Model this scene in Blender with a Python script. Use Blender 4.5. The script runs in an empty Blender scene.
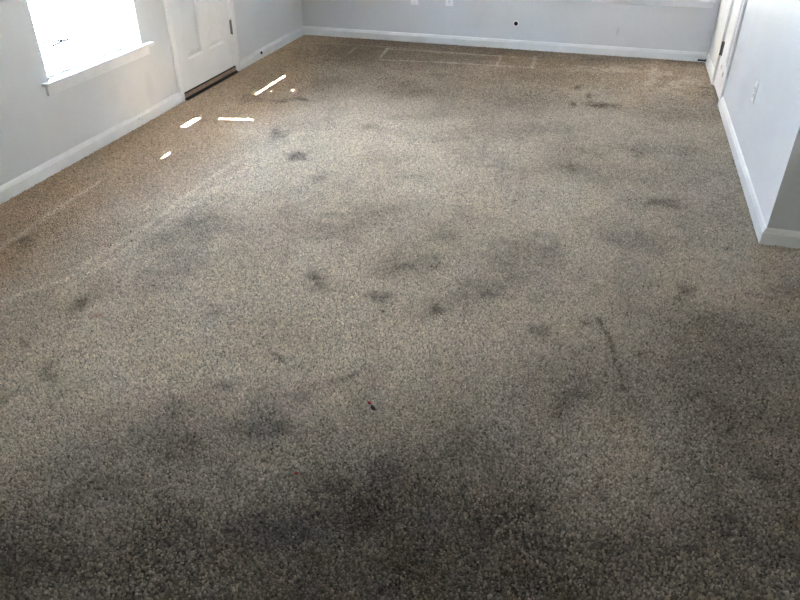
import bpy, bmesh, math, random
import numpy as np
from mathutils import Matrix, Vector

scene = bpy.context.scene
COL = scene.collection
random.seed(4)

# ------------------------------------------------------------------ camera
cam_data = bpy.data.cameras.new('camera')
cam_data.sensor_width = 36.0
cam_data.lens = 31.283
cam_data.clip_start = 0.02
cam = bpy.data.objects.new('camera', cam_data)
COL.objects.link(cam)
right = Vector((0.960436, 0.278500, 0.000850))
down = Vector((0.152788, -0.524349, -0.837683))
fwd = Vector((-0.232849, 0.804671, -0.546155))
cam.matrix_world = Matrix(((right.x, -down.x, -fwd.x, 2.9348),
                           (right.y, -down.y, -fwd.y, -6.6995),
                           (right.z, -down.z, -fwd.z, 1.5750),
                           (0, 0, 0, 1)))
scene.camera = cam

# ------------------------------------------------------------------ world, sun, exposure
SUN_TRAVEL = Vector((0.9806, 0.1961, -2.4515))          # high sun outside the left wall
world = bpy.data.worlds.new('sky'); scene.world = world
world.use_nodes = True
wn = world.node_tree.nodes; wl = world.node_tree.links
wn.clear()
w_out = wn.new('ShaderNodeOutputWorld'); w_bg = wn.new('ShaderNodeBackground')
w_bg.inputs['Color'].default_value = (0.72, 0.86, 1.0, 1)
w_bg.inputs['Strength'].default_value = 1.6
wl.new(w_bg.outputs[0], w_out.inputs['Surface'])
sun_data = bpy.data.lights.new('sun', 'SUN')
sun_data.energy = 480.0
sun_data.color = (1.0, 0.98, 0.96)
sun_data.angle = math.radians(0.53)
sun = bpy.data.objects.new('sun', sun_data); COL.objects.link(sun)
sun.location = (-3, -3, 8)
sun.rotation_euler = SUN_TRAVEL.to_track_quat('-Z', 'Y').to_euler()

vs = scene.view_settings
scene.display_settings.display_device = 'sRGB'
vs.view_transform = 'Standard'; vs.look = 'None'; vs.gamma = 1.0
vs.use_curve_mapping = False
vs.exposure = 2.22
scene.cycles.denoising_prefilter = 'NONE'

# stains of the carpet and painted window sheen: centre, two half axes (metres on the floor), strength, tint
STAINS_AND_SHEEN = [
    (1.019,-4.788,0.027,0.087,0.043,-0.035,0.6,0), (1.092,-3.964,0.083,0.102,0.088,-0.12,0.4,1), (1.063,-4.192,0.024,0.043,0.04,-0.047,0.3,1),
    (1.217,-4.475,0.052,0.193,0.099,-0.094,0.25,1), (0.405,-4.384,0.015,0.062,0.042,-0.035,0.4,0), (1.136,-4.837,0.021,0.01,0.012,-0.015,0.6,2),
    (0.997,-5.078,0.018,0.005,0.018,-0.021,0.5,0), (1.574,-4.672,0.035,0.01,0.018,-0.032,0.3,0), (1.852,-4.333,0.045,-0.014,0.011,-0.054,0.5,0),
    (1.918,-4.382,0.049,0.014,0.024,-0.06,0.3,0), (2.171,-4.39,0.053,0.025,0.011,-0.029,0.55,0), (2.418,-4.419,0.035,0.023,0.014,-0.04,0.6,0),
    (2.599,-4.241,0.06,0.04,0.014,-0.052,0.35,0), (2.646,-3.792,0.117,0.034,0.02,-0.136,0.25,0), (2.658,-4.081,0.126,0.144,0.048,-0.134,0.3,0),
    (2.838,-4.434,0.034,0.01,0.004,-0.034,0.55,0), (1.222,-3.03,0.046,0.043,0.029,-0.058,0.6,1), (1.474,-3.303,0.049,0.014,0.021,-0.053,0.4,1),
    (0.939,-2.713,0.05,0.015,0.055,-0.121,0.5,0), (1.833,-3.713,0.112,0.124,0.063,-0.13,0.3,0), (2.226,-4.09,0.134,0.083,0.027,-0.075,0.35,0),
    (2.305,-3.799,0.046,0.013,0.012,-0.05,0.3,0), (2.486,-4.233,0.067,0.123,0.035,-0.062,0.25,0), (3.33,-3.104,0.096,0.015,-0.003,-0.058,0.5,0),
    (2.827,-2.772,0.125,0.007,0.004,-0.092,0.3,0), (2.83,-3.818,0.112,-0.094,-0.019,-0.124,0.3,0), (3.634,-3.515,0.036,0.011,-0.004,-0.042,0.35,0),
    (3.403,-3.974,0.034,-0.009,-0.009,-0.05,0.5,0), (3.032,-4.066,0.037,0.011,0.002,-0.041,0.35,0), (3.0,-4.345,0.019,0.006,0.002,-0.028,0.5,0),
    (3.06,-4.313,0.016,-0.028,-0.011,-0.022,0.5,0), (3.468,-4.172,0.116,-0.051,-0.022,-0.089,0.3,0), (3.219,-3.553,0.156,0.046,0.0,-0.105,0.25,0),
    (3.371,-4.048,0.024,0.007,-0.001,-0.032,0.4,0), (3.22,-4.1,0.159,0.046,0.0,-0.159,0.15,0), (1.204,-5.196,0.04,0.002,0.019,-0.029,0.45,0),
    (1.15,-5.33,0.013,0.042,0.025,-0.016,0.4,0), (1.751,-5.239,0.045,0.013,0.031,-0.052,0.3,1), (1.833,-5.082,0.024,-0.004,0.005,-0.019,0.45,0),
    (2.038,-5.244,0.074,0.022,0.028,-0.059,0.4,1), (1.867,-5.386,0.027,0.008,0.036,-0.061,0.45,0), (2.039,-5.467,0.034,0.01,0.019,-0.035,0.4,1),
    (1.698,-5.591,0.08,0.047,0.034,-0.037,0.35,0), (2.01,-5.67,0.022,0.021,0.036,-0.035,0.45,0), (2.214,-5.583,0.106,0.031,0.024,-0.05,0.55,1),
    (1.512,-5.576,0.036,0.039,0.029,-0.023,0.25,1), (1.699,-5.389,0.102,0.062,0.049,-0.059,0.25,1), (1.941,-4.879,0.056,-0.022,0.001,-0.011,0.5,0),
    (2.221,-4.929,0.049,0.057,0.012,-0.018,0.45,0), (2.11,-5.045,0.026,0.045,0.024,-0.026,0.3,0), (2.09,-5.205,0.041,0.012,0.014,-0.03,0.45,1),
    (2.487,-5.292,0.046,0.013,0.014,-0.046,0.35,1), (2.356,-5.411,0.075,-0.025,-0.003,-0.042,0.4,0), (2.475,-5.507,0.069,0.02,0.015,-0.045,0.5,0),
    (2.305,-5.598,0.063,0.018,0.013,-0.03,0.5,1), (2.711,-5.14,0.12,0.035,0.017,-0.084,0.35,0), (2.801,-5.447,0.105,0.031,0.011,-0.059,0.3,0),
    (2.898,-5.322,0.055,0.016,0.005,-0.036,0.35,0), (2.657,-5.436,0.08,0.023,0.013,-0.053,0.3,1), (3.231,-4.485,0.021,0.006,-0.0,-0.025,0.55,0),
    (2.996,-4.792,0.044,0.041,0.014,-0.042,0.4,0), (2.968,-4.884,0.04,0.036,0.011,-0.03,0.35,0), (3.493,-4.82,0.019,0.005,-0.002,-0.02,0.5,0),
    (3.432,-4.692,0.028,-0.014,-0.009,-0.026,0.4,0), (3.469,-4.738,0.048,-0.058,-0.043,-0.083,0.3,0), (3.262,-5.155,0.028,0.008,-0.001,-0.031,0.35,0),
    (3.315,-5.354,0.009,-0.008,-0.007,-0.012,0.6,0), (3.367,-5.326,0.01,0.003,-0.001,-0.013,0.4,0), (3.462,-5.198,0.022,0.006,-0.002,-0.019,0.5,0),
    (3.587,-5.308,0.061,0.018,-0.006,-0.04,0.45,1), (3.525,-5.253,0.069,-0.015,-0.021,-0.057,0.4,1), (3.14,-5.385,0.026,0.008,0.001,-0.026,0.4,0),
    (2.982,-5.445,0.018,0.005,0.002,-0.019,0.4,0), (3.066,-5.42,0.026,0.007,0.001,-0.019,0.35,0), (3.221,-5.408,0.076,0.022,0.0,-0.045,0.25,0),
    (2.878,-5.584,0.147,0.043,0.006,-0.034,0.25,0), (1.873,-5.831,0.149,0.081,0.036,-0.038,0.25,0), (3.591,-5.012,0.057,0.017,-0.012,-0.085,0.3,0),
    (3.394,-5.028,0.057,-0.034,-0.024,-0.058,0.2,0), (2.768,-1.078,0.037,0.011,0.004,-0.06,1.0,0), (2.857,-1.295,0.029,0.008,0.003,-0.051,0.8,0),
    (2.953,-1.493,0.091,0.005,0.001,-0.058,0.85,0), (2.742,-1.53,0.028,0.008,0.004,-0.048,0.8,0), (1.641,-1.056,0.063,0.018,0.014,-0.058,0.5,0),
    (1.634,-1.521,0.132,0.039,0.019,-0.075,0.25,0), (0.662,-2.04,0.059,0.029,0.021,-0.044,0.5,0), (0.794,-1.976,0.06,0.01,0.017,-0.041,0.6,0),
    (0.441,-2.054,0.1,0.029,0.044,-0.089,0.4,0), (1.62,-2.16,0.093,0.027,0.018,-0.061,0.25,0), (1.484,-2.413,0.064,0.019,0.019,-0.056,0.35,0),
    (2.153,-2.358,0.251,0.073,0.022,-0.111,0.2,0), (2.58,-2.133,0.23,0.067,0.014,-0.118,0.25,0), (3.218,-2.326,0.179,0.052,0.0,-0.106,0.25,0),
    (3.517,-2.238,0.083,0.024,-0.004,-0.072,0.35,0), (3.712,-0.802,0.052,0.015,-0.002,-0.029,0.5,0), (3.689,-1.025,0.044,0.013,-0.002,-0.027,0.4,0),
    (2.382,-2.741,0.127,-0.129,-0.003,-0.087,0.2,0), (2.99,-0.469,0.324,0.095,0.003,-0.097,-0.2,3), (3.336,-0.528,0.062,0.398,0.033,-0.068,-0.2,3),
    (1.814,-4.015,0.136,0.088,0.017,-0.036,-0.2,3), (1.37,-5.04,0.102,0.059,0.033,-0.04,-0.25,3), (1.442,-5.239,0.07,0.062,0.04,-0.041,-0.2,3),  # light entries at the left front paint the window's sheen into the carpet
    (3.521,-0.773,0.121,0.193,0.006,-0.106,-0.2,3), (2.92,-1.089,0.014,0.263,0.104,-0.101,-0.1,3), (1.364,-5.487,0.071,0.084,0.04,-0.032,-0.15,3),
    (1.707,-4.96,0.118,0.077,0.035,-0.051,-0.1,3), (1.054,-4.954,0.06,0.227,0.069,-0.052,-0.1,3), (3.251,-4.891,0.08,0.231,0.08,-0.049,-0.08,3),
    (3.579,-4.352,0.216,0.063,-0.021,-0.2,0.3,0), (3.831,-3.841,0.122,0.036,-0.028,-0.174,0.35,0), (0.789,-0.591,0.482,0.259,0.073,-0.203,0.3,0),
    (1.592,-0.466,0.479,0.293,0.041,-0.17,0.35,0), (0.374,-0.521,0.189,0.261,0.092,-0.206,0.25,0), (0.291,-1.421,0.011,0.41,0.09,-0.136,0.2,0),
]
CARPET_LINES = [
    ([(0.349,-4.483),(0.328,-4.116),(0.31,-3.702)], 0.018, 0.28),
    ([(0.688,-4.861),(0.833,-4.63),(0.837,-4.37),(0.878,-4.084),(0.88,-3.688),(0.905,-3.206)], 0.016, 0.42),
    ([(0.869,-4.721),(0.916,-4.444),(0.947,-4.13),(0.971,-3.741),(1.006,-3.225)], 0.014, 0.3),
    ([(0.673,-0.587),(0.671,-0.334)], 0.012, 0.26),
    ([(0.999,-0.658),(0.966,-0.307)], 0.014, 0.3),
    ([(0.972,-0.325),(1.465,-0.316),(2.014,-0.305)], 0.014, 0.28),
    ([(1.029,-0.721),(1.633,-0.649),(2.337,-0.612)], 0.014, 0.26),
    ([(2.039,-0.616),(2.016,-0.268)], 0.014, 0.26),
    ([(2.337,-0.612),(2.319,-0.216)], 0.014, 0.26),
    ([(0.135,-0.306),(0.872,-0.255),(2.369,-0.31)], 0.012, 0.2),
    ([(3.056,-4.3),(3.093,-4.381),(3.123,-4.498),(3.148,-4.613),(3.154,-4.725)], 0.009, -0.6),
    ([(2.544,-2.823),(2.554,-3.279)], 0.01, 0.2),
    ([(3.339,-0.367),(3.278,-0.844)], 0.03, 0.12),
]

# ------------------------------------------------------------------ helpers
def node_mat(name, color, rough=0.6, spec=0.4, metal=0.0, var=0.0, vscale=4.0, bump=0.0, bscale=200.0, marks=()):
    """Principled material; var = soft colour variation, bump = fine relief, marks = (x,y,z,rx,ry,rz,strength) scuffs in world metres."""
    m = bpy.data.materials.new(name); m.use_nodes = True
    nt = m.node_tree; b = nt.nodes['Principled BSDF']
    b.inputs['Base Color'].default_value = (*color, 1)
    b.inputs['Roughness'].default_value = rough
    b.inputs['Specular IOR Level'].default_value = spec
    b.inputs['Metallic'].default_value = metal
    geo = nt.nodes.new('ShaderNodeNewGeometry')
    col = None
    if var > 0:
        n = nt.nodes.new('ShaderNodeTexNoise'); n.inputs['Scale'].default_value = vscale
        n.inputs['Detail'].default_value = 5.0
        nt.links.new(geo.outputs['Position'], n.inputs['Vector'])
        r = nt.nodes.new('ShaderNodeMapRange')
        r.inputs['From Min'].default_value = 0.3; r.inputs['From Max'].default_value = 0.7
        r.inputs['To Min'].default_value = 1.0 - var; r.inputs['To Max'].default_value = 1.0 + var * 0.4
        nt.links.new(n.outputs['Fac'], r.inputs['Value'])
        mx = nt.nodes.new('ShaderNodeVectorMath'); mx.operation = 'SCALE'
        mx.inputs[0].default_value = color
        nt.links.new(r.outputs['Result'], mx.inputs['Scale'])
        col = mx.outputs['Vector']
    for (x, y, z, rx, ry, rz, s) in marks:
        sub = nt.nodes.new('ShaderNodeVectorMath'); sub.operation = 'SUBTRACT'
        nt.links.new(geo.outputs['Position'], sub.inputs[0]); sub.inputs[1].default_value = (x, y, z)
        div = nt.nodes.new('ShaderNodeVectorMath'); div.operation = 'DIVIDE'
        nt.links.new(sub.outputs[0], div.inputs[0]); div.inputs[1].default_value = (rx, ry, rz)
        ln = nt.nodes.new('ShaderNodeVectorMath'); ln.operation = 'LENGTH'
        nt.links.new(div.outputs[0], ln.inputs[0])
        r = nt.nodes.new('ShaderNodeMapRange'); r.interpolation_type = 'SMOOTHSTEP'
        r.inputs['From Min'].default_value = 0.2; r.inputs['From Max'].default_value = 1.0
        r.inputs['To Min'].default_value = 1.0 - s; r.inputs['To Max'].default_value = 1.0
        nt.links.new(ln.outputs['Value'], r.inputs['Value'])
        mx = nt.nodes.new('ShaderNodeVectorMath'); mx.operation = 'SCALE'
        if col is None: mx.inputs[0].default_value = color
        else: nt.links.new(col, mx.inputs[0])
        nt.links.new(r.outputs['Result'], mx.inputs['Scale'])
        col = mx.outputs['Vector']
    if col is not None: nt.links.new(col, b.inputs['Base Color'])
    if bump > 0:
        n = nt.nodes.new('ShaderNodeTexNoise'); n.inputs['Scale'].default_value = bscale
        n.inputs['Detail'].default_value = 3.0
        nt.links.new(geo.outputs['Position'], n.inputs['Vector'])
        bp = nt.nodes.new('ShaderNodeBump'); bp.inputs['Strength'].default_value = bump
        bp.inputs['Distance'].default_value = 0.002
        nt.links.new(n.outputs['Fac'], bp.inputs['Height'])
        nt.links.new(bp.outputs['Normal'], b.inputs['Normal'])
    return m

M = {}
M['wall'] = node_mat('wall_paint', (0.665, 0.683, 0.70), 0.6, 0.3, var=0.05, vscale=2.2, bump=0.15, bscale=90,
                     marks=[(2.99, 0.014, 0.215, 0.02, 0.2, 0.06, 0.14), (-0.014, -2.62, 0.20, 0.2, 0.07, 0.16, 0.08),
                            (-0.014, -3.0, 0.26, 0.2, 0.10, 0.1, 0.04), (3.774, -2.0, 0.30, 0.2, 0.2, 0.12, 0.04)])
M['rear'] = node_mat('warm_light_wall_paint', (0.79, 0.69, 0.61), 0.7, 0.3, var=0.04, vscale=2)  # warm tint imitates warm light on white-painted walls
M['ceiling'] = node_mat('ceiling_paint', (0.75, 0.75, 0.74), 0.8, 0.2, bump=0.2, bscale=60)
M['trim'] = node_mat('trim_paint', (0.80, 0.815, 0.83), 0.42, 0.4, var=0.06, vscale=9,
                     marks=[(0.0, -2.82, 0.055, 0.05, 0.012, 0.010, 0.35), (0.0, -2.79, 0.04, 0.05, 0.008, 0.008, 0.35)])
M['door'] = node_mat('door_paint', (0.745, 0.76, 0.775), 0.45, 0.4, var=0.04, vscale=6)
M['plate'] = node_mat('outlet_plastic', (0.84, 0.85, 0.85), 0.35, 0.5)
M['slot'] = node_mat('slot_black', (0.01, 0.01, 0.011), 0.8, 0.1)
M['black'] = node_mat('black_rubber', (0.012, 0.012, 0.013), 0.6, 0.3)
M['steel'] = node_mat('dark_steel', (0.16, 0.16, 0.16), 0.4, 0.5, metal=1.0)
M['oak'] = node_mat('threshold_oak', (0.30, 0.205, 0.15), 0.5, 0.4, var=0.3, vscale=30)
M['vinyl'] = node_mat('window_vinyl', (0.85, 0.86, 0.86), 0.35, 0.45)
M['brass'] = node_mat('knob_metal', (0.6, 0.56, 0.48), 0.3, 0.5, metal=1.0)
M['red'] = node_mat('red_plastic', (0.30, 0.025, 0.02), 0.6, 0.5)
M['concrete'] = node_mat('concrete', (0.55, 0.54, 0.51), 0.9, 0.2, var=0.15, vscale=1.5)
M['grass'] = node_mat('lawn', (0.10, 0.09, 0.075), 0.9, 0.1, var=0.3, vscale=3)
M['cord'] = node_mat('dark_cord', (0.03, 0.03, 0.04), 0.8, 0.2)
M['glint'] = node_mat('white_glint', (0.92, 0.94, 0.96), 0.2, 0.6)

def slat_material():
    m = bpy.data.materials.new('blind_vinyl'); m.use_nodes = True
    nt = m.node_tree; nt.nodes.clear()
    out = nt.nodes.new('ShaderNodeOutputMaterial')
    d = nt.nodes.new('ShaderNodeBsdfDiffuse'); d.inputs['Color'].default_value = (0.86, 0.87, 0.88, 1)
    t = nt.nodes.new('ShaderNodeBsdfTranslucent'); t.inputs['Color'].default_value = (0.83, 0.89, 0.99, 1)
    mx = nt.nodes.new('ShaderNodeMixShader'); mx.inputs['Fac'].default_value = 0.5
    nt.links.new(d.outputs[0], mx.inputs[1]); nt.links.new(t.outputs[0], mx.inputs[2])
    nt.links.new(mx.outputs[0], out.inputs['Surface'])
    return m
M['slat'] = slat_material()

def glass_material():
    m = bpy.data.materials.new('window_glass'); m.use_nodes = True
    nt = m.node_tree; nt.nodes.clear()
    out = nt.nodes.new('ShaderNodeOutputMaterial')
    t = nt.nodes.new('ShaderNodeBsdfTransparent'); t.inputs['Color'].default_value = (0.93, 0.95, 0.95, 1)
    g = nt.nodes.new('ShaderNodeBsdfGlossy'); g.inputs['Roughness'].default_value = 0.02
    f = nt.nodes.new('ShaderNodeLayerWeight'); f.inputs['Blend'].default_value = 0.5
    pw = nt.nodes.new('ShaderNodeMath'); pw.operation = 'POWER'; pw.inputs[1].default_value = 5.0
    ma = nt.nodes.new('ShaderNodeMath'); ma.operation = 'MULTIPLY_ADD'; ma.inputs[1].default_value = 0.9; ma.inputs[2].default_value = 0.03
    mx = nt.nodes.new('ShaderNodeMixShader')
    nt.links.new(f.outputs['Facing'], pw.inputs[0]); nt.links.new(pw.outputs[0], ma.inputs[0])
    nt.links.new(ma.outputs[0], mx.inputs['Fac'])
    nt.links.new(t.outputs[0], mx.inputs[1]); nt.links.new(g.outputs[0], mx.inputs[2])
    nt.links.new(mx.outputs[0], out.inputs['Surface'])
    return m
M['glass'] = glass_material()

class MB:
    """Collects boxes, prisms and lathes into one mesh."""
    def __init__(s): s.v = []; s.f = []
    def box(s, x0, x1, y0, y1, z0, z1, b=0.0):
        bm = bmesh.new()
        bmesh.ops.create_cube(bm, size=1.0)
        for v in bm.verts:
            v.co = ((x0+x1)/2 + v.co.x*(x1-x0), (y0+y1)/2 + v.co.y*(y1-y0), (z0+z1)/2 + v.co.z*(z1-z0))
        if b > 0: bmesh.ops.bevel(bm, geom=list(bm.edges), offset=b, segments=2, affect='EDGES', profile=0.6)
        bm.verts.index_update()
        o = len(s.v)
        s.v += [tuple(v.co) for v in bm.verts]
        s.f += [tuple(o + v.index for v in f.verts) for f in bm.faces]
        bm.free(); return s
    def raw(s, v, f):
        o = len(s.v); s.v += [tuple(q) for q in v]; s.f += [tuple(o+i for i in q) for q in f]; return s
    def prism(s, prof, fn0, fn1):
        """prof: list of (t, z); fn0/fn1 map (t, z) to the two end points."""
        n = len(prof)
        return s.raw([fn0(*q) for q in prof] + [fn1(*q) for q in prof],
                     [(i, (i+1) % n, n+(i+1) % n, n+i) for i in range(n)] + [tuple(range(n))[::-1], tuple(range(n, 2*n))])
    def lathe(s, prof, origin, axis, n=14):
        """prof: (radius, along); revolve around axis from origin."""
        a = Vector(axis).normalized(); u = a.orthogonal().normalized(); w = a.cross(u); O = Vector(origin)
        v = []
        for r, h in prof:
            for k in range(n):
                th = 2*math.pi*k/n
                v.append(O + a*h + (u*math.cos(th) + w*math.sin(th))*r)
        f = []
        for i in range(len(prof)-1):
            for k in range(n):
                f.append((i*n+k, i*n+(k+1) % n, (i+1)*n+(k+1) % n, (i+1)*n+k))
        f.append(tuple(range(n))[::-1]); f.append(tuple((len(prof)-1)*n+k for k in range(n)))
        return s.raw(v, f)
    def build(s, name, mat, parent=None, smooth=False, origin=None):
        me = bpy.data.meshes.new(name)
        if origin is not None: v = [tuple(Vector(q) - Vector(origin)) for q in s.v]
        else: v = s.v
        me.from_pydata(v, [], s.f); me.update()
        bm = bmesh.new(); bm.from_mesh(me); bmesh.ops.recalc_face_normals(bm, faces=list(bm.faces)); bm.to_mesh(me); bm.free()
        me.materials.append(mat)
        if smooth: me.polygons.foreach_set('use_smooth', [True]*len(me.polygons))
        o = bpy.data.objects.new(name, me); COL.objects.link(o)
        if origin is not None: o.location = origin
        if parent is not None: place(o, parent)
        return o

def place(o, parent):
    o.parent = parent
    q = parent; bpy_world = Matrix.Identity(4); chain = []
    while q is not None: chain.append(q); q = q.parent
    for q in reversed(chain): bpy_world = bpy_world @ q.matrix_parent_inverse @ q.matrix_basis
    o.matrix_parent_inverse = bpy_world.inverted()

def empty(name, loc):
    o = bpy.data.objects.new(name, None); o.empty_display_size = 0.05
    o.location = loc; COL.objects.link(o); return o
def tag(o, label=None, cat=None, group=None, kind=None):
    if label: o['label'] = label
    if cat: o['category'] = cat
    if group: o['group'] = group
    if kind: o['kind'] = kind
    return o
def struct(o, label, cat): return tag(o, label, cat, kind='structure')

# ------------------------------------------------------------------ room dimensions (metres)
T = 0.014                       # baseboard thickness; baseboard faces are x=0, y=0, x=W, y=L
W, L = 3.7595, -3.4422
XL, YF, XR, YR = -T, T, W + T, L + T     # wall faces
H, REAR, EAST = 2.44, -10.5, 8.2
WT = 0.14                       # wall thickness
WIN = (-3.508, -2.618, 0.49, 2.10)       # left window opening y0,y1,z0,z1
DOOR = (-2.243, -1.405, 0.0, 2.05)       # left door opening
FWIN = (2.79, 3.66, 0.505, 2.05)         # far window opening x0,x1,z0,z1
CLO = (-1.245, -0.705, 0.0, 2.03)        # closet door opening in the right wall

def wall_with_holes(name, axis, lo, hi, span, holes, label, mat):
    """axis 'x': wall plane spans y, thickness lo..hi in x; axis 'y': spans x, thickness in y."""
    mb = MB(); cuts = sorted(holes); a = span[0]
    def put(s0, s1, z0, z1):
        if s1 - s0 < 1e-4 or z1 - z0 < 1e-4: return
        if axis == 'x': mb.box(lo, hi, s0, s1, z0, z1)
        else: mb.box(s0, s1, lo, hi, z0, z1)
    for (h0, h1, z0, z1) in cuts:
        put(a, h0, 0, H); put(h0, h1, 0, z0); put(h0, h1, z1, H); a = h1
    put(a, span[1], 0, H)
    return struct(mb.build(name, mat), label, 'wall')

wall_with_holes('wall_left', 'x', XL-WT, XL, (REAR-WT, YF+WT), [WIN, DOOR], 'white painted left wall with window and door', M['wall'])
wall_with_holes('wall_far', 'y', YF, YF+WT, (XL, XR), [FWIN], 'white painted far wall with small black cable hole', M['wall'])
wall_with_holes('wall_right', 'x', XR, XR+WT, (YR, YF+WT), [CLO], 'bright white right wall with narrow closet door', M['wall'])
struct(MB().box(XR+WT, EAST+WT, YR, YR+WT, 0, H).build('wall_return', M['rear']), 'shaded wall end, warm light painted into its colour, turning right at the outside corner', 'wall')
PAT = (-7.9, -6.6, 0.04, 2.08)           # opening for the patio door added to light the wall end
wall_with_holes('wall_east', 'x', EAST, EAST+WT, (REAR-WT, YR), [PAT], 'warm white wall of the side area with added patio door', M['rear'])
struct(MB().box(XL, EAST, REAR-WT, REAR, 0, H).build('wall_rear', M['rear']), 'taupe wall behind the camera', 'wall')
struct(MB().box(XL-WT, EAST+WT, REAR-WT, YF+WT, H, H+0.12).build('ceiling', M['ceiling']), 'flat white textured ceiling', 'ceiling')
# closet behind the narrow door
struct(MB().box(XR+WT, XR+0.9, CLO[0]-0.05, CLO[0]-0.02, 0, H).box(XR+WT, XR+0.9, CLO[1]+0.02, CLO[1]+0.05, 0, H).box(XR+0.9, XR+0.93, CLO[0]-0.05, CLO[1]+0.05, 0, H).build('wall_closet', M['wall']), 'white inside walls of the narrow closet', 'wall')
struct(MB().box(-40, XL-WT-0.0, -45, 40, -0.22, -0.12).build('ground_outside', M['concrete']), 'pale sunlit concrete outside the left window', 'ground')
struct(MB().box(XL-WT, 40, YF+WT, 40, -0.22, -0.12).build('ground_outside', M['grass']), 'dry lawn outside the far window', 'ground')
struct(MB().box(0.6, 6.5, YF+WT, 3.4, 2.5, 2.6).box(0.7, 0.8, 3.2, 3.3, -0.12, 2.5).box(6.3, 6.4, 3.2, 3.3, -0.12, 2.5).build('added_shade_roof', M['rear']), 'added porch roof shading the ground outside the far window', 'porch')  # roof added out of view to shade the ground and cut sky light

# ------------------------------------------------------------------ baseboards
BASE = [(0, 0.0), (T, 0.0), (T, 0.058), (T-0.004, 0.066), (T-0.006, 0.074), (T-0.010, 0.080), (0, 0.083)]
def baseboard(name, fn, a, b, ma, mb_, label):
    """fn(t, along, z) -> point; mitres shift the end by t."""
    m = MB().prism(BASE, lambda t, z: fn(t, a + ma*t, z), lambda t, z: fn(t, b + mb_*t, z))
    return struct(m.build(name, M['trim']), label, 'baseboard')
Z0 = 0.002
fl = lambda t, s, z: (XL + t, s, z + Z0)
ff = lambda t, s, z: (s, YF - t, z + Z0)
fr = lambda t, s, z: (XR - t, s, z + Z0)
fe = lambda t, s, z: (s, YR - t, z + Z0)
CW = 0.055                      # door casing width
baseboard('baseboard_left', fl, REAR, DOOR[0]-CW, 0, 0, 'long white baseboard under the bright window')
baseboard('baseboard_left', fl, DOOR[1]+CW, YF, 0, -1, 'short white baseboard between white door and far corner')
baseboard('baseboard_far', ff, XL, XR, 1, -1, 'white baseboard along the far wall')
baseboard('baseboard_right', fr, CLO[1]+CW, YF, 0, -1, 'very short white baseboard between narrow door and far corner')
baseboard('baseboard_right', fr, YR, CLO[0]-CW, -1, 0, 'bright white baseboard running to the outside corner')
baseboard('baseboard_return', fe, XR, EAST, -1, 0, 'shaded baseboard around the outside corner')

# ------------------------------------------------------------------ window_1 in the left wall
y0, y1, z0, z1 = WIN
w1 = struct(empty('window_1', (XL, (y0+y1)/2, z0)), 'blown-out bright window in left wall with white sill', 'window')
XG = XL - 0.105                 # glass plane
fw = 0.012; st = 0.018
MB().box(XG-0.03, XG+0.03, y0, y0+fw, z0, z1).box(XG-0.03, XG+0.03, y1-fw, y1, z0, z1).box(XG-0.03, XG+0.03, y0+fw, y1-fw, z0, z0+fw).box(XG-0.03, XG+0.03, y0+fw, y1-fw, z1-fw, z1).build('frame', M['vinyl'], w1)
zm = (z0+z1)/2
for k, (a, b, dx) in enumerate(((z0+fw, zm+0.02, 0.012), (zm-0.02, z1-fw, -0.012))):
    s = MB().box(XG+dx-0.01, XG+dx+0.01, y0+fw, y0+fw+st, a, b).box(XG+dx-0.01, XG+dx+0.01, y1-fw-st, y1-fw, a, b).box(XG+dx-0.01, XG+dx+0.01, y0+fw+st, y1-fw-st, a, a+0.04).box(XG+dx-0.01, XG+dx+0.01, y0+fw+st, y1-fw-st, b-0.04, b).build('sash', M['vinyl'], w1)
    MB().box(XG+dx-0.002, XG+dx+0.002, y0+fw+st, y1-fw-st, a+0.04, b-0.04).build('pane', M['glass'], s)
MB().box(XL, XL+0.045, y0-0.065, y1+0.085, z0-0.02, z0, 0.004).box(XG+0.03, XL, y0+0.001, y1-0.001, z0-0.019, z0+0.0005).build('sill', M['trim'], w1)
MB().box(XL, XL+0.014, y0-0.04, y1+0.055, z0-0.075, z0-0.0205, 0.003).build('apron', M['trim'], w1)

# blind in window_1
def make_slat(name, parent, x, z, spans, tilt, droop=None, halfw=0.0125, thick=0.0009, mat='slat'):
    """curved slat (arc cross-section), one island per span of y; droop(y) lowers it."""
    mb = MB(); n = 4
    for (a, b) in spans:
        ys = [a + (b-a)*i/8 for i in range(9)] if droop else [a, b]
        rows = []
        for y in ys:
            top, bot = [], []
            for i in range(n+1):
                u = -1 + 2*i/n
                px, pz = u*halfw, 0.0022*(1-u*u)
                d = droop(y) if droop else (0, 0)
                c, s_ = math.cos(tilt + d[1]), math.sin(tilt + d[1])
                for lst, off in ((top, thick/2), (bot, -thick/2)):
                    lst.append((x + px*c - (pz+off)*s_, y, z + d[0] + px*s_ + (pz+off)*c))
            rows.append(top + bot[::-1])
        m = len(rows[0]); v = [q for r in rows for q in r]; f = []
        for r in range(len(rows)-1):
            for i in range(m): f.append((r*m+i, r*m+(i+1) % m, (r+1)*m+(i+1) % m, (r+1)*m+i))
        f.append(tuple(range(m))[::-1]); f.append(tuple((len(rows)-1)*m+i for i in range(m)))
        mb.raw(v, f)
    return mb.build(name, M[mat], parent, smooth=True)

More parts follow.
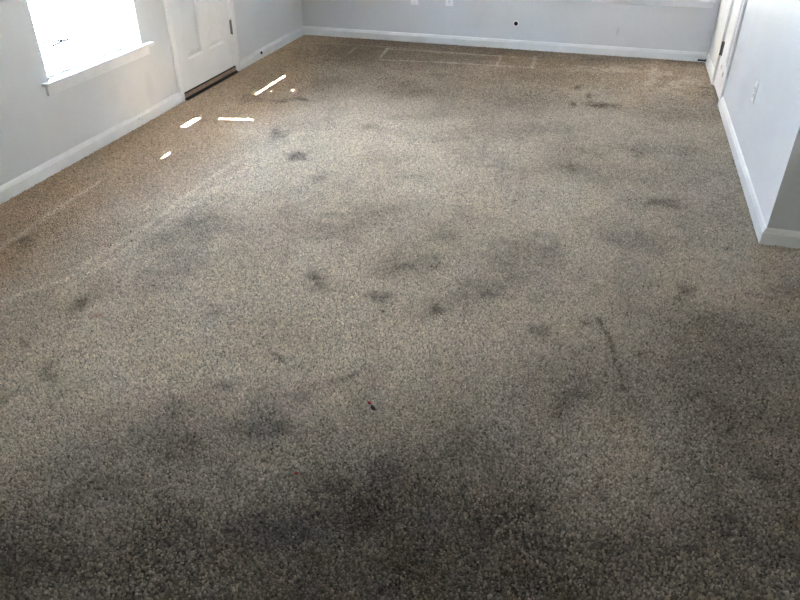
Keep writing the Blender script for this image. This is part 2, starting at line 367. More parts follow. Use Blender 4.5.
XB = XL - 0.035
blind = tag(empty('mini_blind', (XB, (y0+y1)/2, z0+0.002)), 'closed white mini blind glowing in the left window', 'blind')
MB().box(XB-0.014, XB+0.014, y0+0.004, y1-0.004, z1-0.028, z1-0.001, 0.002).build('headrail', M['vinyl'], blind)
MB().box(XB-0.012, XB+0.012, y0+0.004, y1-0.004, z0+0.003, z0+0.014, 0.002).build('bottom_rail', M['vinyl'], blind)
TILT = math.radians(68)
zz = z0 + 0.03; i = 0; shared = None
while zz < z1 - 0.035:
    ye = y1 - 0.002 if zz < 1.20 or zz > 1.80 else y1 - 0.0245         # upper slats hang a little short of the jamb
    spans = [(y0+0.002, ye)]
    if 0.80 < zz < 0.905: spans = [(y0+0.002, -2.83 + 0.02*random.random())]     # snapped ends
    elif 1.245 < zz < 1.287: spans = [(y0+0.002, -3.39), (-3.30, ye)]
    droop = None
    if 0.655 < zz < 0.70:                                  # the bent slats
        k = 1 if zz < 0.68 else -1
        droop = lambda y, k=k: ((-0.012*k*math.exp(-((y+3.28)/0.09)**2)), 0.5*k*math.exp(-((y+3.26)/0.10)**2))
    if droop is None and len(spans) == 1 and spans[0] == (y0+0.002, y1-0.002) and shared is not None:
        o = bpy.data.objects.new('slat', shared[0]); COL.objects.link(o); place(o, blind)
        o.location = (0, 0, zz - shared[1])
    else:
        o = make_slat('slat', blind, XB, zz, spans, TILT, droop)
        if shared is None: shared = (o.data, zz)
    zz += 0.0205; i += 1
for yy in (y0+0.12, (y0+y1)/2, y1-0.12):
    MB().box(XB+0.0135, XB+0.0145, yy-0.0007, yy+0.0007, z0+0.012, z1-0.03).build('ladder_cord', M['vinyl'], blind)

def tube(pts, r, n=6):
    mb = MB(); v = []; f = []
    for i, p_ in enumerate(pts):
        p_ = Vector(p_); d = (Vector(pts[min(i+1, len(pts)-1)]) - Vector(pts[max(i-1, 0)])).normalized()
        u = d.orthogonal().normalized(); w = d.cross(u)
        for k in range(n): v.append(p_ + (u*math.cos(math.tau*k/n) + w*math.sin(math.tau*k/n))*r)
    for i in range(len(pts)-1):
        for k in range(n): f.append((i*n+k, i*n+(k+1) % n, (i+1)*n+(k+1) % n, (i+1)*n+k))
    f.append(tuple(range(n))[::-1]); f.append(tuple((len(pts)-1)*n+k for k in range(n)))
    return mb.raw(v, f)
cord = tube([(XB+0.017, -3.448, 0.679), (XB+0.018, -3.387, 0.671), (XB+0.017, -3.324, 0.663), (XB+0.018, -3.300, 0.656), (XB+0.017, -3.242, 0.6535)], 0.0045).build('pull_cord', M['cord'], blind)
tube([(XB+0.017, -3.392, 0.646), (XB+0.018, -3.345, 0.650), (XB+0.018, -3.300, 0.656)], 0.0045).build('pull_cord', M['cord'], blind)

# ------------------------------------------------------------------ door_1 in the left wall
y0, y1, z0, z1 = DOOR
d1 = struct(empty('door_1', (XL, (y0+y1)/2, 0)), 'white panelled entry door with worn brown threshold', 'door')
def casing_left(name, a, b, za, zb):
    return MB().box(XL, XL+0.012, a, b, za, zb, 0.003).box(XL+0.011, XL+0.017, a+0.008, b-0.016, za, zb-0.004, 0.002)
casing_left('c', y0-CW, y0, 0.003, z1+CW).build('casing', M['trim'], d1)
casing_left('c', y1, y1+CW, 0.003, z1+CW).build('casing', M['trim'], d1)
MB().box(XL, XL+0.014, y0+0.0005, y1-0.0005, z1, z1+CW, 0.003).build('casing', M['trim'], d1)
JT = 0.016
MB().box(XL-WT, XL-0.0005, y0, y0+JT, 0.003, z1).build('jamb', M['trim'], d1)
MB().box(XL-WT, XL-0.0005, y1-JT, y1, 0.003, z1).build('jamb', M['trim'], d1)
MB().box(XL-WT, XL-0.0005, y0+JT, y1-JT, z1-JT, z1).build('jamb', M['trim'], d1)
dy0, dy1, dz0, dz1 = y0+JT+0.002, y1-JT-0.004, 0.056, z1-JT-0.003
DXF = XL - 0.004                # inner face of the slab
DTH = 0.042
panels = [(dy0+0.125, dy0+0.355, 0.262, 0.94), (dy1-0.355+0.0, dy1-0.125, 0.262, 0.94)]
lite = (-2.055, -1.523, 1.075, 1.88)
def door_slab():
    mb = MB(); ys = sorted({dy0, dy1, *[p[0] for p in panels], *[p[1] for p in panels], lite[0], lite[1]})
    zs = sorted({dz0, dz1, 0.262, 0.94, lite[2], lite[3]})
    holes = panels + [lite]
    for i in range(len(ys)-1):
        for j in range(len(zs)-1):
            cy, cz = (ys[i]+ys[i+1])/2, (zs[j]+zs[j+1])/2
            if any(h[0] < cy < h[1] and h[2] < cz < h[3] for h in holes): continue
            mb.box(DXF-DTH, DXF, ys[i], ys[i+1], zs[j], zs[j+1])
    return mb
slab = door_slab().build('slab', M['door'], d1)
bmx = bmesh.new(); bmx.from_mesh(slab.data); bmesh.ops.remove_doubles(bmx, verts=list(bmx.verts), dist=1e-5); bmx.to_mesh(slab.data); bmx.free()
def raised_panel(a, b, c, d):
    """moulded panel: sloping sticking, flat recess, raised field"""
    rings = [(0.0, 0.0), (0.010, -0.014), (0.022, -0.014), (0.046, -0.001)]
    v = []
    for (ins, dep) in rings:
        v += [(DXF+dep, a+ins, c+ins), (DXF+dep, b-ins, c+ins), (DXF+dep, b-ins, d-ins), (DXF+dep, a+ins, d-ins)]
    f = []
    for r in range(3):
        for k in range(4): f.append((r*4+k, r*4+(k+1) % 4, (r+1)*4+(k+1) % 4, (r+1)*4+k))
    f.append((12, 13, 14, 15))
    v += [(DXF-DTH+0.005, a, c), (DXF-DTH+0.005, b, c), (DXF-DTH+0.005, b, d), (DXF-DTH+0.005, a, d)]
    for k in range(4): f.append((k, 16+k, 16+(k+1) % 4, (k+1) % 4))
    f.append((19, 18, 17, 16))
    return MB().raw(v, f)
for p in panels: raised_panel(*p).build('panel', M['door'], slab)
MB().box(DXF-0.001, DXF+0.010, lite[0]-0.02, lite[1]+0.02, lite[2]-0.02, lite[2]+0.002, 0.003).box(DXF-0.001, DXF+0.010, lite[0]-0.02, lite[1]+0.02, lite[3]-0.002, lite[3]+0.02, 0.003).box(DXF-0.001, DXF+0.010, lite[0]-0.02, lite[0]+0.002, lite[2]+0.002, lite[3]-0.002, 0.003).box(DXF-0.001, DXF+0.010, lite[1]-0.002, lite[1]+0.02, lite[2]+0.002, lite[3]-0.002, 0.003).build('lite_frame', M['door'], slab)
MB().box(DXF-0.030, DXF-0.026, lite[0], lite[1], lite[2], lite[3]).build('pane', M['glass'], slab)
MB().box(DXF-DTH, DXF+0.004, y0+JT+0.002, y1-JT-0.002, 0.0455, 0.0555).build('door_sweep', M['black'], d1)
MB().box(XL-WT, XL+0.002, y0+JT, y1-JT, 0.0165, 0.045, 0.004).build('threshold', M['oak'], d1)
MB().box(XL-WT, XL+0.012, y0+JT, y1-JT, 0.0, 0.016).build('threshold_gap_shade', M['black'], d1)  # black strip stands in for the shaded gap below the threshold
for hz in (0.355, 1.02, 1.78):
    h = MB().lathe([(0.0075, -0.052), (0.0075, 0.052)], (XL+0.006, dy1+0.002, hz), (0, 0, 1), 10).box(XL-0.006, XL+0.0015, dy1-0.004, dy1+0.006, hz-0.05, hz+0.05).build('hinge', M['steel'], d1)
    MB().lathe([(0.004, 0.052), (0.0085, 0.0535), (0.0085, 0.058), (0.003, 0.061)], (XL+0.006, dy1+0.002, hz), (0, 0, 1), 10).build('pin', M['steel'], h)
MB().lathe([(0.032, 0.0), (0.032, 0.006), (0.012, 0.010), (0.011, 0.03), (0.026, 0.042), (0.029, 0.055), (0.02, 0.066), (0.004, 0.069)], (DXF, dy0+0.06, 0.96), (1, 0, 0), 20).build('knob', M['brass'], d1, smooth=True)
# small blind on the door's glass
db = tag(empty('door_blind', (DXF+0.016, (lite[0]+lite[1])/2, lite[2]+0.01)), 'small closed mini blind over the glass of the white entry door', 'blind')
MB().box(DXF+0.0105, DXF+0.028, lite[0]-0.01, lite[1]+0.01, lite[3]-0.012, lite[3]+0.012).build('headrail', M['vinyl'], db)
zz = lite[2] + 0.034
while zz < lite[3] - 0.02:
    spans = [(lite[0]-0.008, lite[1]+0.008)]
    if 1.265 < zz < 1.286: spans = [(lite[0]-0.008, -1.955), (-1.93, lite[1]+0.008)]
    if 1.60 < zz < 1.64: spans = [(lite[0]-0.008, -1.945), (-1.90, lite[1]+0.008)]
    make_slat('slat', db, DXF+0.019, zz, spans, TILT, halfw=0.0115, mat='vinyl'); zz += 0.0195
for yy in (-1.93, -1.835, -1.665, -1.60):
    MB().box(DXF+0.0105, DXF+0.013, yy-0.015, yy+0.015, lite[2]-0.005, lite[3]-0.012).build('ladder_tape', M['vinyl'], db)

# ------------------------------------------------------------------ window_2 in the far wall
x0, x1, z0, z1 = FWIN
w2 = struct(empty('window_2', ((x0+x1)/2, YF, z0)), 'window in far wall, only its white apron in view', 'window')
YG = YF + 0.09; fw = 0.045
MB().box(x0, x0+fw, YG-0.03, YG+0.03, z0, z1).box(x1-fw, x1, YG-0.03, YG+0.03, z0, z1).box(x0+fw, x1-fw, YG-0.03, YG+0.03, z0, z0+fw).box(x0+fw, x1-fw, YG-0.03, YG+0.03, z1-fw, z1).build('frame', M['vinyl'], w2)
zm = (z0+z1)/2
for k, (a, b, dx) in enumerate(((z0+fw, zm+0.02, -0.012), (zm-0.02, z1-fw, 0.012))):
    s = MB().box(x0+fw, x0+fw+0.035, YG+dx-0.01, YG+dx+0.01, a, b).box(x1-fw-0.035, x1-fw, YG+dx-0.01, YG+dx+0.01, a, b).box(x0+fw+0.035, x1-fw-0.035, YG+dx-0.01, YG+dx+0.01, a, a+0.04).box(x0+fw+0.035, x1-fw-0.035, YG+dx-0.01, YG+dx+0.01, b-0.04, b).build('sash', M['vinyl'], w2)
    MB().box(x0+fw+0.035, x1-fw-0.035, YG+dx-0.002, YG+dx+0.002, a+0.04, b-0.04).build('pane', M['glass'], s)
MB().box(x0-0.07, min(x1+0.07, XR-0.02), YF-0.045, YF, z0-0.02, z0, 0.004).box(x0+0.001, x1-0.001, YF, YG-0.03, z0-0.019, z0+0.0005).build('sill', M['trim'], w2)
MB().box(x0-0.055, min(x1+0.06, XR-0.02), YF-0.014, YF, z0-0.062, z0-0.0205, 0.003).build('apron', M['trim'], w2)

# ------------------------------------------------------------------ door_2, the narrow closet door in the right wall
y0, y1, z0, z1 = CLO
d2 = struct(empty('door_2', (XR, (y0+y1)/2, 0)), 'narrow white closet door with dark hinge in right wall', 'door')
MB().box(XR-0.012, XR, y0-CW, y0, 0.003, z1+CW, 0.003).box(XR-0.017, XR-0.011, y0-CW+0.008, y0-0.016, 0.003, z1+CW, 0.002).build('casing', M['trim'], d2)
MB().box(XR-0.012, XR, y1, y1+CW, 0.003, z1+CW, 0.003).box(XR-0.017, XR-0.011, y1+0.016, y1+CW-0.008, 0.003, z1+CW, 0.002).build('casing', M['trim'], d2)
MB().box(XR-0.014, XR, y0+0.0005, y1-0.0005, z1, z1+CW, 0.003).build('casing', M['trim'], d2)
MB().box(XR+0.0005, XR+WT, y0, y0+JT, 0.003, z1).build('jamb', M['trim'], d2)
MB().box(XR+0.0005, XR+WT, y1-JT, y1, 0.003, z1).build('jamb', M['trim'], d2)
MB().box(XR+0.0005, XR+WT, y0+JT, y1-JT, z1-JT, z1).build('jamb', M['trim'], d2)
s2 = MB().box(XR+0.002, XR+0.037, y0+JT+0.006, y1-JT-0.003, 0.009, z1-JT-0.003, 0.002).build('slab', M['door'], d2)
for (za, zb) in ((0.24, 0.92), (1.08, 1.88)):
    MB().box(XR-0.003, XR+0.0025, y0+0.13, y1-0.13, za, zb, 0.0025).box(XR-0.006, XR-0.002, y0+0.16, y1-0.16, za+0.03, zb-0.03, 0.0015).build('panel', M['door'], s2)
for hz in (0.285, 1.02, 1.76):
    MB().lathe([(0.008, -0.05), (0.008, 0.05)], (XR-0.008, y1-JT-0.001, hz), (0, 0, 1), 10).box(XR-0.004, XR+0.003, y1-JT-0.032, y1-JT+0.014, hz-0.05, hz+0.05).build('hinge', M['steel'], d2)
for (yc, zc) in ((-0.895, 0.19), (-1.04, 0.172)):
    MB().box(XR-0.0045, XR+0.0025, yc-0.013, yc+0.013, zc-0.016, zc+0.016, 0.002).build('painted_glint', M['glint'], s2)  # small white plates imitate sunlight glints on the door
MB().lathe([(0.028, 0.0), (0.028, 0.006), (0.011, 0.010), (0.010, 0.028), (0.024, 0.04), (0.026, 0.052), (0.018, 0.062), (0.004, 0.065)], (XR+0.002, y0+0.075, 0.96), (-1, 0, 0), 20).build('knob', M['brass'], d2, smooth=True)

# ------------------------------------------------------------------ added_patio_door, glazed door added in the unseen side area as fill light
y0, y1, z0, z1 = PAT
d3 = struct(empty('added_patio_door', (EAST, (y0+y1)/2, 0)), 'added glazed patio door in the unseen side area', 'door')
MB().box(EAST+0.04, EAST+0.10, y0, y0+0.05, z0, z1).box(EAST+0.04, EAST+0.10, y1-0.05, y1, z0, z1).box(EAST+0.04, EAST+0.10, y0+0.05, y1-0.05, z0, z0+0.05).box(EAST+0.04, EAST+0.10, y0+0.05, y1-0.05, z1-0.05, z1).build('frame', M['vinyl'], d3)
for (a, b, dx) in ((y0+0.05, (y0+y1)/2+0.02, 0.055), ((y0+y1)/2-0.02, y1-0.05, 0.085)):
    s = MB().box(EAST+dx-0.012, EAST+dx+0.012, a, a+0.06, z0+0.05, z1-0.05).box(EAST+dx-0.012, EAST+dx+0.012, b-0.06, b, z0+0.05, z1-0.05).box(EAST+dx-0.012, EAST+dx+0.012, a+0.06, b-0.06, z0+0.05, z0+0.13).box(EAST+dx-0.012, EAST+dx+0.012, a+0.06, b-0.06, z1-0.11, z1-0.05).build('sash', M['vinyl'], d3)
    MB().box(EAST+dx-0.003, EAST+dx+0.003, a+0.06, b-0.06, z0+0.13, z1-0.11).build('pane', M['glass'], s)
struct(MB().box(EAST+WT, 40, -45, YF+WT, -0.22, -0.12).build('ground_outside', M['grass']), 'dry lawn outside the added patio door', 'ground')

# ------------------------------------------------------------------ outlets, cable hole, door stops
def wall_plate(name, origin, rz, kind, label, cat, group=None):
    """built facing -Y at the origin, then turned"""
    t = tag(empty(name, origin), label, cat, group); t.rotation_euler.z = rz
    def part(mb, n, mat, par=t, smooth=False):
        o = mb.build(n, mat, None, smooth); o.parent = par; return o
    part(MB().box(-0.035, 0.035, -0.006, 0.0, -0.057, 0.057, 0.0025), 'cover_plate', M['plate'])
    if kind == 'outlet':
        for s in (-1, 1):
            rc = part(MB().box(-0.017, 0.017, -0.0085, -0.0055, s*0.0195-0.014, s*0.0195+0.014, 0.002), 'receptacle', M['plate'])
            for xx, hh in ((-0.0065, 0.0045), (0.0065, 0.0035)):
                part(MB().box(xx-0.0012, xx+0.0012, -0.0092, -0.0080, s*0.0195+0.002-hh, s*0.0195+0.002+hh), 'slot', M['slot'], rc)
            part(MB().lathe([(0.0026, 0), (0.0026, 0.001)], (0, -0.0082, s*0.0195-0.0085), (0, -1, 0), 8), 'slot', M['slot'], rc)
        part(MB().lathe([(0.003, 0), (0.003, 0.0012), (0.0015, 0.0016)], (0, -0.006, 0), (0, -1, 0), 8), 'screw', M['steel'])
    else:
        rc = part(MB().box(-0.012, 0.012, -0.009, -0.0055, -0.012, 0.012, 0.002), 'jack', M['plate'])
        part(MB().box(-0.006, 0.006, -0.0098, -0.0085, -0.005, 0.004), 'slot', M['slot'], rc)
        for s in (-1, 1): part(MB().lathe([(0.003, 0), (0.003, 0.0012), (0.0015, 0.0016)], (0, -0.006, s*0.042), (0, -1, 0), 8), 'screw', M['steel'])
    return t
wall_plate('wall_outlet', (1.462, YF, 0.400), 0, 'outlet', 'white electrical outlet on far wall right of the jack plate', 'outlet')
wall_plate('jack_plate', (1.130, YF, 0.395), 0, 'jack', 'white phone jack plate on far wall left of the outlet', 'wall plate')
wall_plate('wall_outlet', (XR, -2.345, 0.412), math.pi/2*-1, 'outlet', 'white electrical outlet on bright right wall', 'outlet')

gr = tag(empty('cable_hole', (2.09, YF, 0.226)), 'round black cable hole with pale rim low on far wall', 'cable hole')
MB().lathe([(0.014, 0.0), (0.0265, 0.0), (0.0265, 0.002), (0.022, 0.0032), (0.0185, 0.0032), (0.0175, 0.0)], (2.09, YF, 0.226), (0, -1, 0), 20).build('rim', M['plate'], gr, smooth=True)
MB().lathe([(0.019, 0.0), (0.019, 0.0022), (0.006, 0.0024)], (2.09, YF, 0.226), (0, -1, 0), 20).build('plug', M['slot'], gr)

def door_stop(loc, axis, rodmat, label, tipmat, k_=1.0):
    t = tag(empty('door_stop', loc), label, 'door stop')
    MB().lathe([(0.013, 0.0), (0.013, 0.004*k_), (0.008, 0.008*k_)], loc, axis, 12).build('base', M['steel'] if tipmat is M['plate'] else M['plate'], t)
    prof = []
    for k in range(18): prof += [(0.0075, (0.008+k*0.0034)*k_), (0.0058, (0.008+k*0.0034+0.0018)*k_)]
    MB().lathe(prof, loc, axis, 10).build('spring', rodmat, t)
    MB().lathe([(0.0085, 0.068*k_), (0.0125, 0.070*k_), (0.0125, 0.080*k_+0.004), (0.007, 0.083*k_+0.004)], loc, axis, 12).build('rubber_tip', tipmat, t)
door_stop((W, -0.045, 0.030), (-1, 0, 0), M['black'], 'black spring door stop with white tip in the far right corner', M['plate'])
door_stop((0.0, -1.018, 0.0665), (1, 0, 0), M['plate'], 'small door stop with black tip on baseboard beside the white door', M['black'], 0.36)

# ------------------------------------------------------------------ litter on the carpet
lt = tag(empty('plastic_scrap', (2.352, -5.04, 0.012)), 'tiny dark scrap with a red end lying on the carpet', 'scrap')
def lump(pts, mat, name, parent):
    bm = bmesh.new(); bmesh.ops.create_icosphere(bm, subdivisions=2, radius=1.0)
    c, ax = pts
    mtx = Matrix.Translation(c) @ ax
    for v in bm.verts:
        n = 1 + 0.18*math.sin(7*v.co.x+3*v.co.y) + 0.12*math.sin(9*v.co.z+5*v.co.x)
        v.co = mtx @ (v.co*n)
    me = bpy.data.meshes.new(name); bm.to_mesh(me); bm.free(); me.materials.append(mat)
    o = bpy.data.objects.new(name, me); COL.objects.link(o)
    if parent: place(o, parent)
    return o
def ax(a, sx, sy, sz): return Matrix.Rotation(a, 4, 'Z') @ Matrix.Diagonal((sx, sy, sz, 1))
lump((Vector((2.365, -5.052, 0.012)), ax(-0.75, 0.015, 0.006, 0.005)), M['black'], 'body', lt)
lump((Vector((2.346, -5.033, 0.013)), ax(-0.75, 0.008, 0.005, 0.005)), M['red'], 'tip', lt)
tag(lump((Vector((2.236, -5.39, 0.012)), ax(0.4, 0.007, 0.004, 0.004)), M['red'], 'red_scrap', None), 'tiny red crumb on the dark stained carpet', 'scrap')

# ------------------------------------------------------------------ floor and carpet pile
def hash2(ix, iy, seed):
    n = (ix*374761393 + iy*668265263 + seed*2147483647) & 0xFFFFFFFF
    n = ((n ^ (n >> 13)) * 1274126177) & 0xFFFFFFFF
    return ((n ^ (n >> 16)) & 0xFFFF) / 65535.0
def vnoise(x, y, seed):
    ix = np.floor(x).astype(np.int64); iy = np.floor(y).astype(np.int64)
    fx = x - ix; fy = y - iy
    fx = fx*fx*(3-2*fx); fy = fy*fy*(3-2*fy)
    a = hash2(ix, iy, seed); b = hash2(ix+1, iy, seed); c = hash2(ix, iy+1, seed); d = hash2(ix+1, iy+1, seed)
    return (a*(1-fx)+b*fx)*(1-fy) + (c*(1-fx)+d*fx)*fy
def fbm(x, y, scale, octv, seed):
    s = 0; amp = 1; tot = 0; f = scale
    for o in range(octv):
        s = s + amp*vnoise(x*f+17.3*o, y*f-9.1*o, seed+o); tot += amp; amp *= 0.55; f *= 2.03
    return s/tot
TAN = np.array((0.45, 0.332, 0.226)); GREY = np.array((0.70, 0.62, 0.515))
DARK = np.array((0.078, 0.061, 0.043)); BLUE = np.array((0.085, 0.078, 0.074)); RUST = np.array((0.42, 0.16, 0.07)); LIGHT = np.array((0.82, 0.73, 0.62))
def carpet_colour(x, y):
    """albedo of the soiled carpet, light pool and falloff painted in, at ground position x, y (metres)"""
    n = len(x)
    traffic_and_pool = np.clip((x - 0.55 + 0.5*(fbm(x, y, 1.3, 4, 3)-0.5))/0.5, 0, 1) * np.clip((-y-0.5+0.55*np.clip(x-2.0, 0, 1.5)+0.6*(fbm(x, y, 1.1, 3, 5)-0.5))/1.7, 0, 1)
    c = TAN*(1-traffic_and_pool[:, None]) + GREY*traffic_and_pool[:, None]  # worn grey centre, lightened further to paint in the window's light pool
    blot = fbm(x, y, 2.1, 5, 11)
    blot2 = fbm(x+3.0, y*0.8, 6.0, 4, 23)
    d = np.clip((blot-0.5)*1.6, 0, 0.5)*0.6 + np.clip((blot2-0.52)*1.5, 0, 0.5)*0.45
    d = d*(0.35+0.65*traffic_and_pool)
    front_soil_shade = np.clip((-y-5.85+0.5*np.clip(x, 0, 4.4)+0.6*(fbm(x, y, 0.9, 3, 61)-0.5))/0.9, 0, 1)       # soiled passage, darkened further to paint in the light falling off
    front_soil_shade = front_soil_shade*(1-0.6*np.exp(-((x-3.15)**2+(y+4.95)**2)/0.16))
    d = d + (1-d)*front_soil_shade*(0.66+0.45*fbm(x, y, 3.3, 4, 67)).clip(0, 1)
    side = np.clip((x-2.2+0.5*(fbm(x, y, 1.2, 3, 64)-0.5))/1.2, 0, 1)*np.clip((-y-1.8)/0.8, 0, 1)  # right side darkened: light falloff put into the colour
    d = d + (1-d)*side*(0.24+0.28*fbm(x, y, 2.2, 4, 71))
    far_shade = np.clip((y+2.7+0.6*(fbm(x, y, 1.0, 3, 63)-0.5))/1.2, 0, 1)*np.clip((x-0.2)/0.5, 0, 1)  # far floor darkened in colour to imitate weaker light
    d = d + (1-d)*far_shade*(0.40+0.35*fbm(x, y, 2.6, 4, 69))
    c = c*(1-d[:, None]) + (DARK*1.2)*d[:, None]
    wx = (fbm(x, y, 14, 3, 31)-0.5); wy = (fbm(x, y, 14, 3, 41)-0.5)
    ragged = fbm(x, y, 30, 3, 51)
    for (sx, sy, ux, uy, vx, vy, s, t) in STAINS_AND_SHEEN:
        det = ux*vy - uy*vx
        r = math.hypot(ux, uy) + math.hypot(vx, vy)
        px = x + wx*r*0.9 - sx; py = y + wy*r*0.9 - sy
        near = np.nonzero((abs(px) < 3*r) & (abs(py) < 3*r))[0]
        if len(near) == 0: continue
        a = (px[near]*vy - py[near]*vx)/det; b = (-px[near]*uy + py[near]*ux)/det
        q = np.exp(-0.9*(a*a+b*b))*abs(s)*1.2*(0.65+0.7*ragged[near])
        q = np.clip(q, 0, 0.92)[:, None]
        tgt = (DARK, BLUE, RUST, LIGHT)[t]
        c[near] = c[near]*(1-q) + tgt*q
    for (pts, wd, s) in CARPET_LINES:
        for (p, q) in zip(pts[:-1], pts[1:]):
            dx, dy = q[0]-p[0], q[1]-p[1]; l2 = dx*dx+dy*dy
            u = np.clip(((x-p[0])*dx+(y-p[1])*dy)/l2, 0, 1)
            dd = np.hypot(x+wx*0.02-p[0]-u*dx, y+wy*0.02-p[1]-u*dy)
            k = (np.exp(-(dd/wd)**2)*abs(s)*(0.5+ragged))[:, None].clip(0, 0.9)
            c = c*(1-k) + (LIGHT*1.05 if s > 0 else DARK)*k
    return c
def carpet_height(x, y):
    h = np.zeros(len(x))
    for (pts, wd, s) in CARPET_LINES:
        if s < 0: continue
        for (p, q) in zip(pts[:-1], pts[1:]):
            dx, dy = q[0]-p[0], q[1]-p[1]; l2 = dx*dx+dy*dy
            u = np.clip(((x-p[0])*dx+(y-p[1])*dy)/l2, 0, 1)
            dd = np.hypot(x-p[0]-u*dx, y-p[1]-u*dy)
            h = np.maximum(h, np.exp(-(dd/(wd*1.2))**2)*s)
    return h

# floor slab with the carpet's backing colour in a vertex attribute
gx = np.arange(XL, EAST+0.03, 0.03); gy = np.arange(REAR, YF+0.03, 0.03)
gx[-1] = EAST; gy[-1] = YF
nx, ny = len(gx), len(gy)
GX, GY = np.meshgrid(gx, gy)
vv = np.stack([GX.ravel(), GY.ravel(), np.zeros(nx*ny)], 1)
idx = np.arange(nx*ny).reshape(ny, nx)
quads = np.stack([idx[:-1, :-1], idx[:-1, 1:], idx[1:, 1:], idx[1:, :-1]], -1).reshape(-1, 4)
me = bpy.data.meshes.new('floor')
me.from_pydata(vv.tolist(), [], quads.tolist()); me.update()
ca = me.attributes.new('soil_and_shade', 'FLOAT_COLOR', 'POINT')
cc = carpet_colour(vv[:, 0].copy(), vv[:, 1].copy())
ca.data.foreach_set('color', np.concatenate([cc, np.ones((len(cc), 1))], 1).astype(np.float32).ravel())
def carpet_material(name, attr_type, attr, gain, bump):
    m = bpy.data.materials.new(name); m.use_nodes = True
    nt = m.node_tree; b = nt.nodes['Principled BSDF']
    at = nt.nodes.new('ShaderNodeAttribute'); at.attribute_type = attr_type; at.attribute_name = attr
    sc = nt.nodes.new('ShaderNodeVectorMath'); sc.operation = 'SCALE'; sc.inputs['Scale'].default_value = gain
    nt.links.new(at.outputs['Color'], sc.inputs[0]); nt.links.new(sc.outputs['Vector'], b.inputs['Base Color'])
    b.inputs['Roughness'].default_value = 0.6
    b.inputs['Specular IOR Level'].default_value = 0.35
    b.inputs['Sheen Weight'].default_value = 0.0
    b.inputs['Sheen Roughness'].default_value = 0.4
    b.inputs['Sheen Tint'].default_value = (0.9, 0.95, 1.0, 1)
    if bump:
        geo = nt.nodes.new('ShaderNodeNewGeometry')
        n = nt.nodes.new('ShaderNodeTexVoronoi'); n.inputs['Scale'].default_value = 110
        nt.links.new(geo.outputs['Position'], n.inputs['Vector'])
        bp = nt.nodes.new('ShaderNodeBump'); bp.inputs['Strength'].default_value = 0.8; bp.inputs['Distance'].default_value = 0.006
        bp.invert = True
        nt.links.new(n.outputs['Distance'], bp.inputs['Height']); nt.links.new(bp.outputs['Normal'], b.inputs['Normal'])
    return m
me.materials.append(carpet_material('carpet_backing', 'GEOMETRY', 'soil_and_shade', 0.38, True))  # gain darkens the backing, painting shade between the tufts
floor = bpy.data.objects.new('floor', me); COL.objects.link(floor)
struct(floor, 'stained beige wall-to-wall carpet covering the whole floor', 'floor')

# the pile: one tuft per point, instanced by geometry nodes
PITCH = 0.0069
rng = np.random.default_rng(7)
px = np.arange(XL+0.006, 4.9, PITCH); py = np.arange(-7.2, YF-0.006, PITCH)
PX, PY = np.meshgrid(px, py)
PX = PX + (np.arange(len(py)) % 2)[:, None]*PITCH*0.5
x = PX.ravel() + rng.normal(0, PITCH*0.28, PX.size); y = PY.ravel() + rng.normal(0, PITCH*0.28, PX.size)
inside = (x > 0.003) & (y < -0.003) & ((x < W-0.003) | (y < L-0.003))
# leave out what lies well behind the camera
cxm, cym = 2.9348, -6.6995
rel = np.stack([x-cxm, y-cym, np.full(x.shape, -1.575)], 1)
rr = rel @ np.array(right); dd_ = rel @ np.array(down); ff_ = rel @ np.array(fwd)
keep = inside & (ff_ > 0.45) & (abs(rr) < ff_*1.5)
doorway = (x < 0.02) & (y > DOOR[0]) & (y < DOOR[1])
keep &= ~doorway
x, y = x[keep], y[keep]
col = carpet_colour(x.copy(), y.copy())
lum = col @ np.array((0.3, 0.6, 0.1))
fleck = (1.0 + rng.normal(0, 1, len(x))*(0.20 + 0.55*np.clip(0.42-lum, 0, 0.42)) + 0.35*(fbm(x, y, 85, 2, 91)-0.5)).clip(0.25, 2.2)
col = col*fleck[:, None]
hgt = carpet_height(x, y)
lean = fbm(x, y, 3.0, 3, 77)*2*math.pi*1.5                     # swirling pile direction
tiltm = 0.10 + 0.1*rng.random(len(x))
rot = np.stack([rng.normal(0, 0.13, len(x)) + tiltm*np.cos(lean)*0.8, rng.normal(0, 0.13, len(x)) + tiltm*np.sin(lean)*0.8, rng.random(len(x))*6.283], 1)
scl = 0.70*(rng.normal(1.0, 0.16, len(x)).clip(0.6, 1.4))*(1+0.45*hgt)
pme = bpy.data.meshes.new('carpet_pile')
pme.vertices.add(len(x))
pme.vertices.foreach_set('co', np.stack([x, y, np.full(len(x), 0.0005)], 1).astype(np.float32).ravel())
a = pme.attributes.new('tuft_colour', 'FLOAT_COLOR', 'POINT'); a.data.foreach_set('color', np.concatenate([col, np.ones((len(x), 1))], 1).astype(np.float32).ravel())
a = pme.attributes.new('tuft_turn', 'FLOAT_VECTOR', 'POINT'); a.data.foreach_set('vector', rot.astype(np.float32).ravel())
a = pme.attributes.new('tuft_size', 'FLOAT', 'POINT'); a.data.foreach_set('value', scl.astype(np.float32))
pile = bpy.data.objects.new('carpet_pile', pme); COL.objects.link(pile)
pile.parent = floor; pile['kind'] = 'stuff'; pile['label'] = 'short matted beige carpet pile with dark stains'
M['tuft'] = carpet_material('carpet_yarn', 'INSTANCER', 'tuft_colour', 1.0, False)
pme.materials.append(M['tuft'])
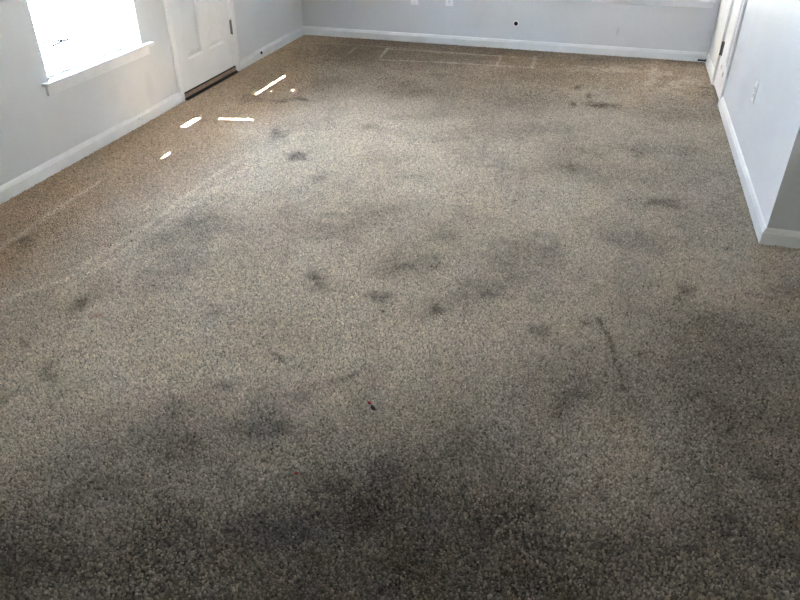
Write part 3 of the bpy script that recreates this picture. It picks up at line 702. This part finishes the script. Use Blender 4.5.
# tuft shape: a squat twisted yarn end
bm = bmesh.new()
rings = [(0.0050, 0.0), (0.0058, 0.0040), (0.0053, 0.0068), (0.0034, 0.0084)]
rv = []
for k, (r, h) in enumerate(rings):
    rv.append([bm.verts.new((r*(1.25 if i % 2 else 0.9)*math.cos(i*math.tau/5+k*0.5) + 0.0010*k*0.5, r*math.sin(i*math.tau/5+k*0.5)*0.85, h)) for i in range(5)])
for k in range(3):
    for i in range(5): bm.faces.new((rv[k][i], rv[k][(i+1) % 5], rv[k+1][(i+1) % 5], rv[k+1][i]))
bm.faces.new(rv[3])
tm = bpy.data.meshes.new('tuft'); bm.to_mesh(tm); bm.free()
tm.materials.append(M['tuft']); tm.polygons.foreach_set('use_smooth', [False]*len(tm.polygons))
tuft = bpy.data.objects.new('tuft', tm)

ng = bpy.data.node_groups.new('carpet_pile', 'GeometryNodeTree')
ng.interface.new_socket('Geometry', in_out='INPUT', socket_type='NodeSocketGeometry')
ng.interface.new_socket('Geometry', in_out='OUTPUT', socket_type='NodeSocketGeometry')
gi = ng.nodes.new('NodeGroupInput'); go = ng.nodes.new('NodeGroupOutput')
iop = ng.nodes.new('GeometryNodeInstanceOnPoints')
oi = ng.nodes.new('GeometryNodeObjectInfo'); oi.inputs['Object'].default_value = tuft
oi.inputs['As Instance'].default_value = True
na = ng.nodes.new('GeometryNodeInputNamedAttribute'); na.data_type = 'FLOAT_VECTOR'; na.inputs['Name'].default_value = 'tuft_turn'
nb = ng.nodes.new('GeometryNodeInputNamedAttribute'); nb.data_type = 'FLOAT'; nb.inputs['Name'].default_value = 'tuft_size'
e2r = ng.nodes.new('FunctionNodeEulerToRotation')
ng.links.new(gi.outputs[0], iop.inputs['Points'])
ng.links.new(oi.outputs['Geometry'], iop.inputs['Instance'])
ng.links.new(na.outputs['Attribute'], e2r.inputs[0]); ng.links.new(e2r.outputs[0], iop.inputs['Rotation'])
ng.links.new(nb.outputs['Attribute'], iop.inputs['Scale'])
ng.links.new(iop.outputs['Instances'], go.inputs[0])
md = pile.modifiers.new('pile', 'NODES'); md.node_group = ng
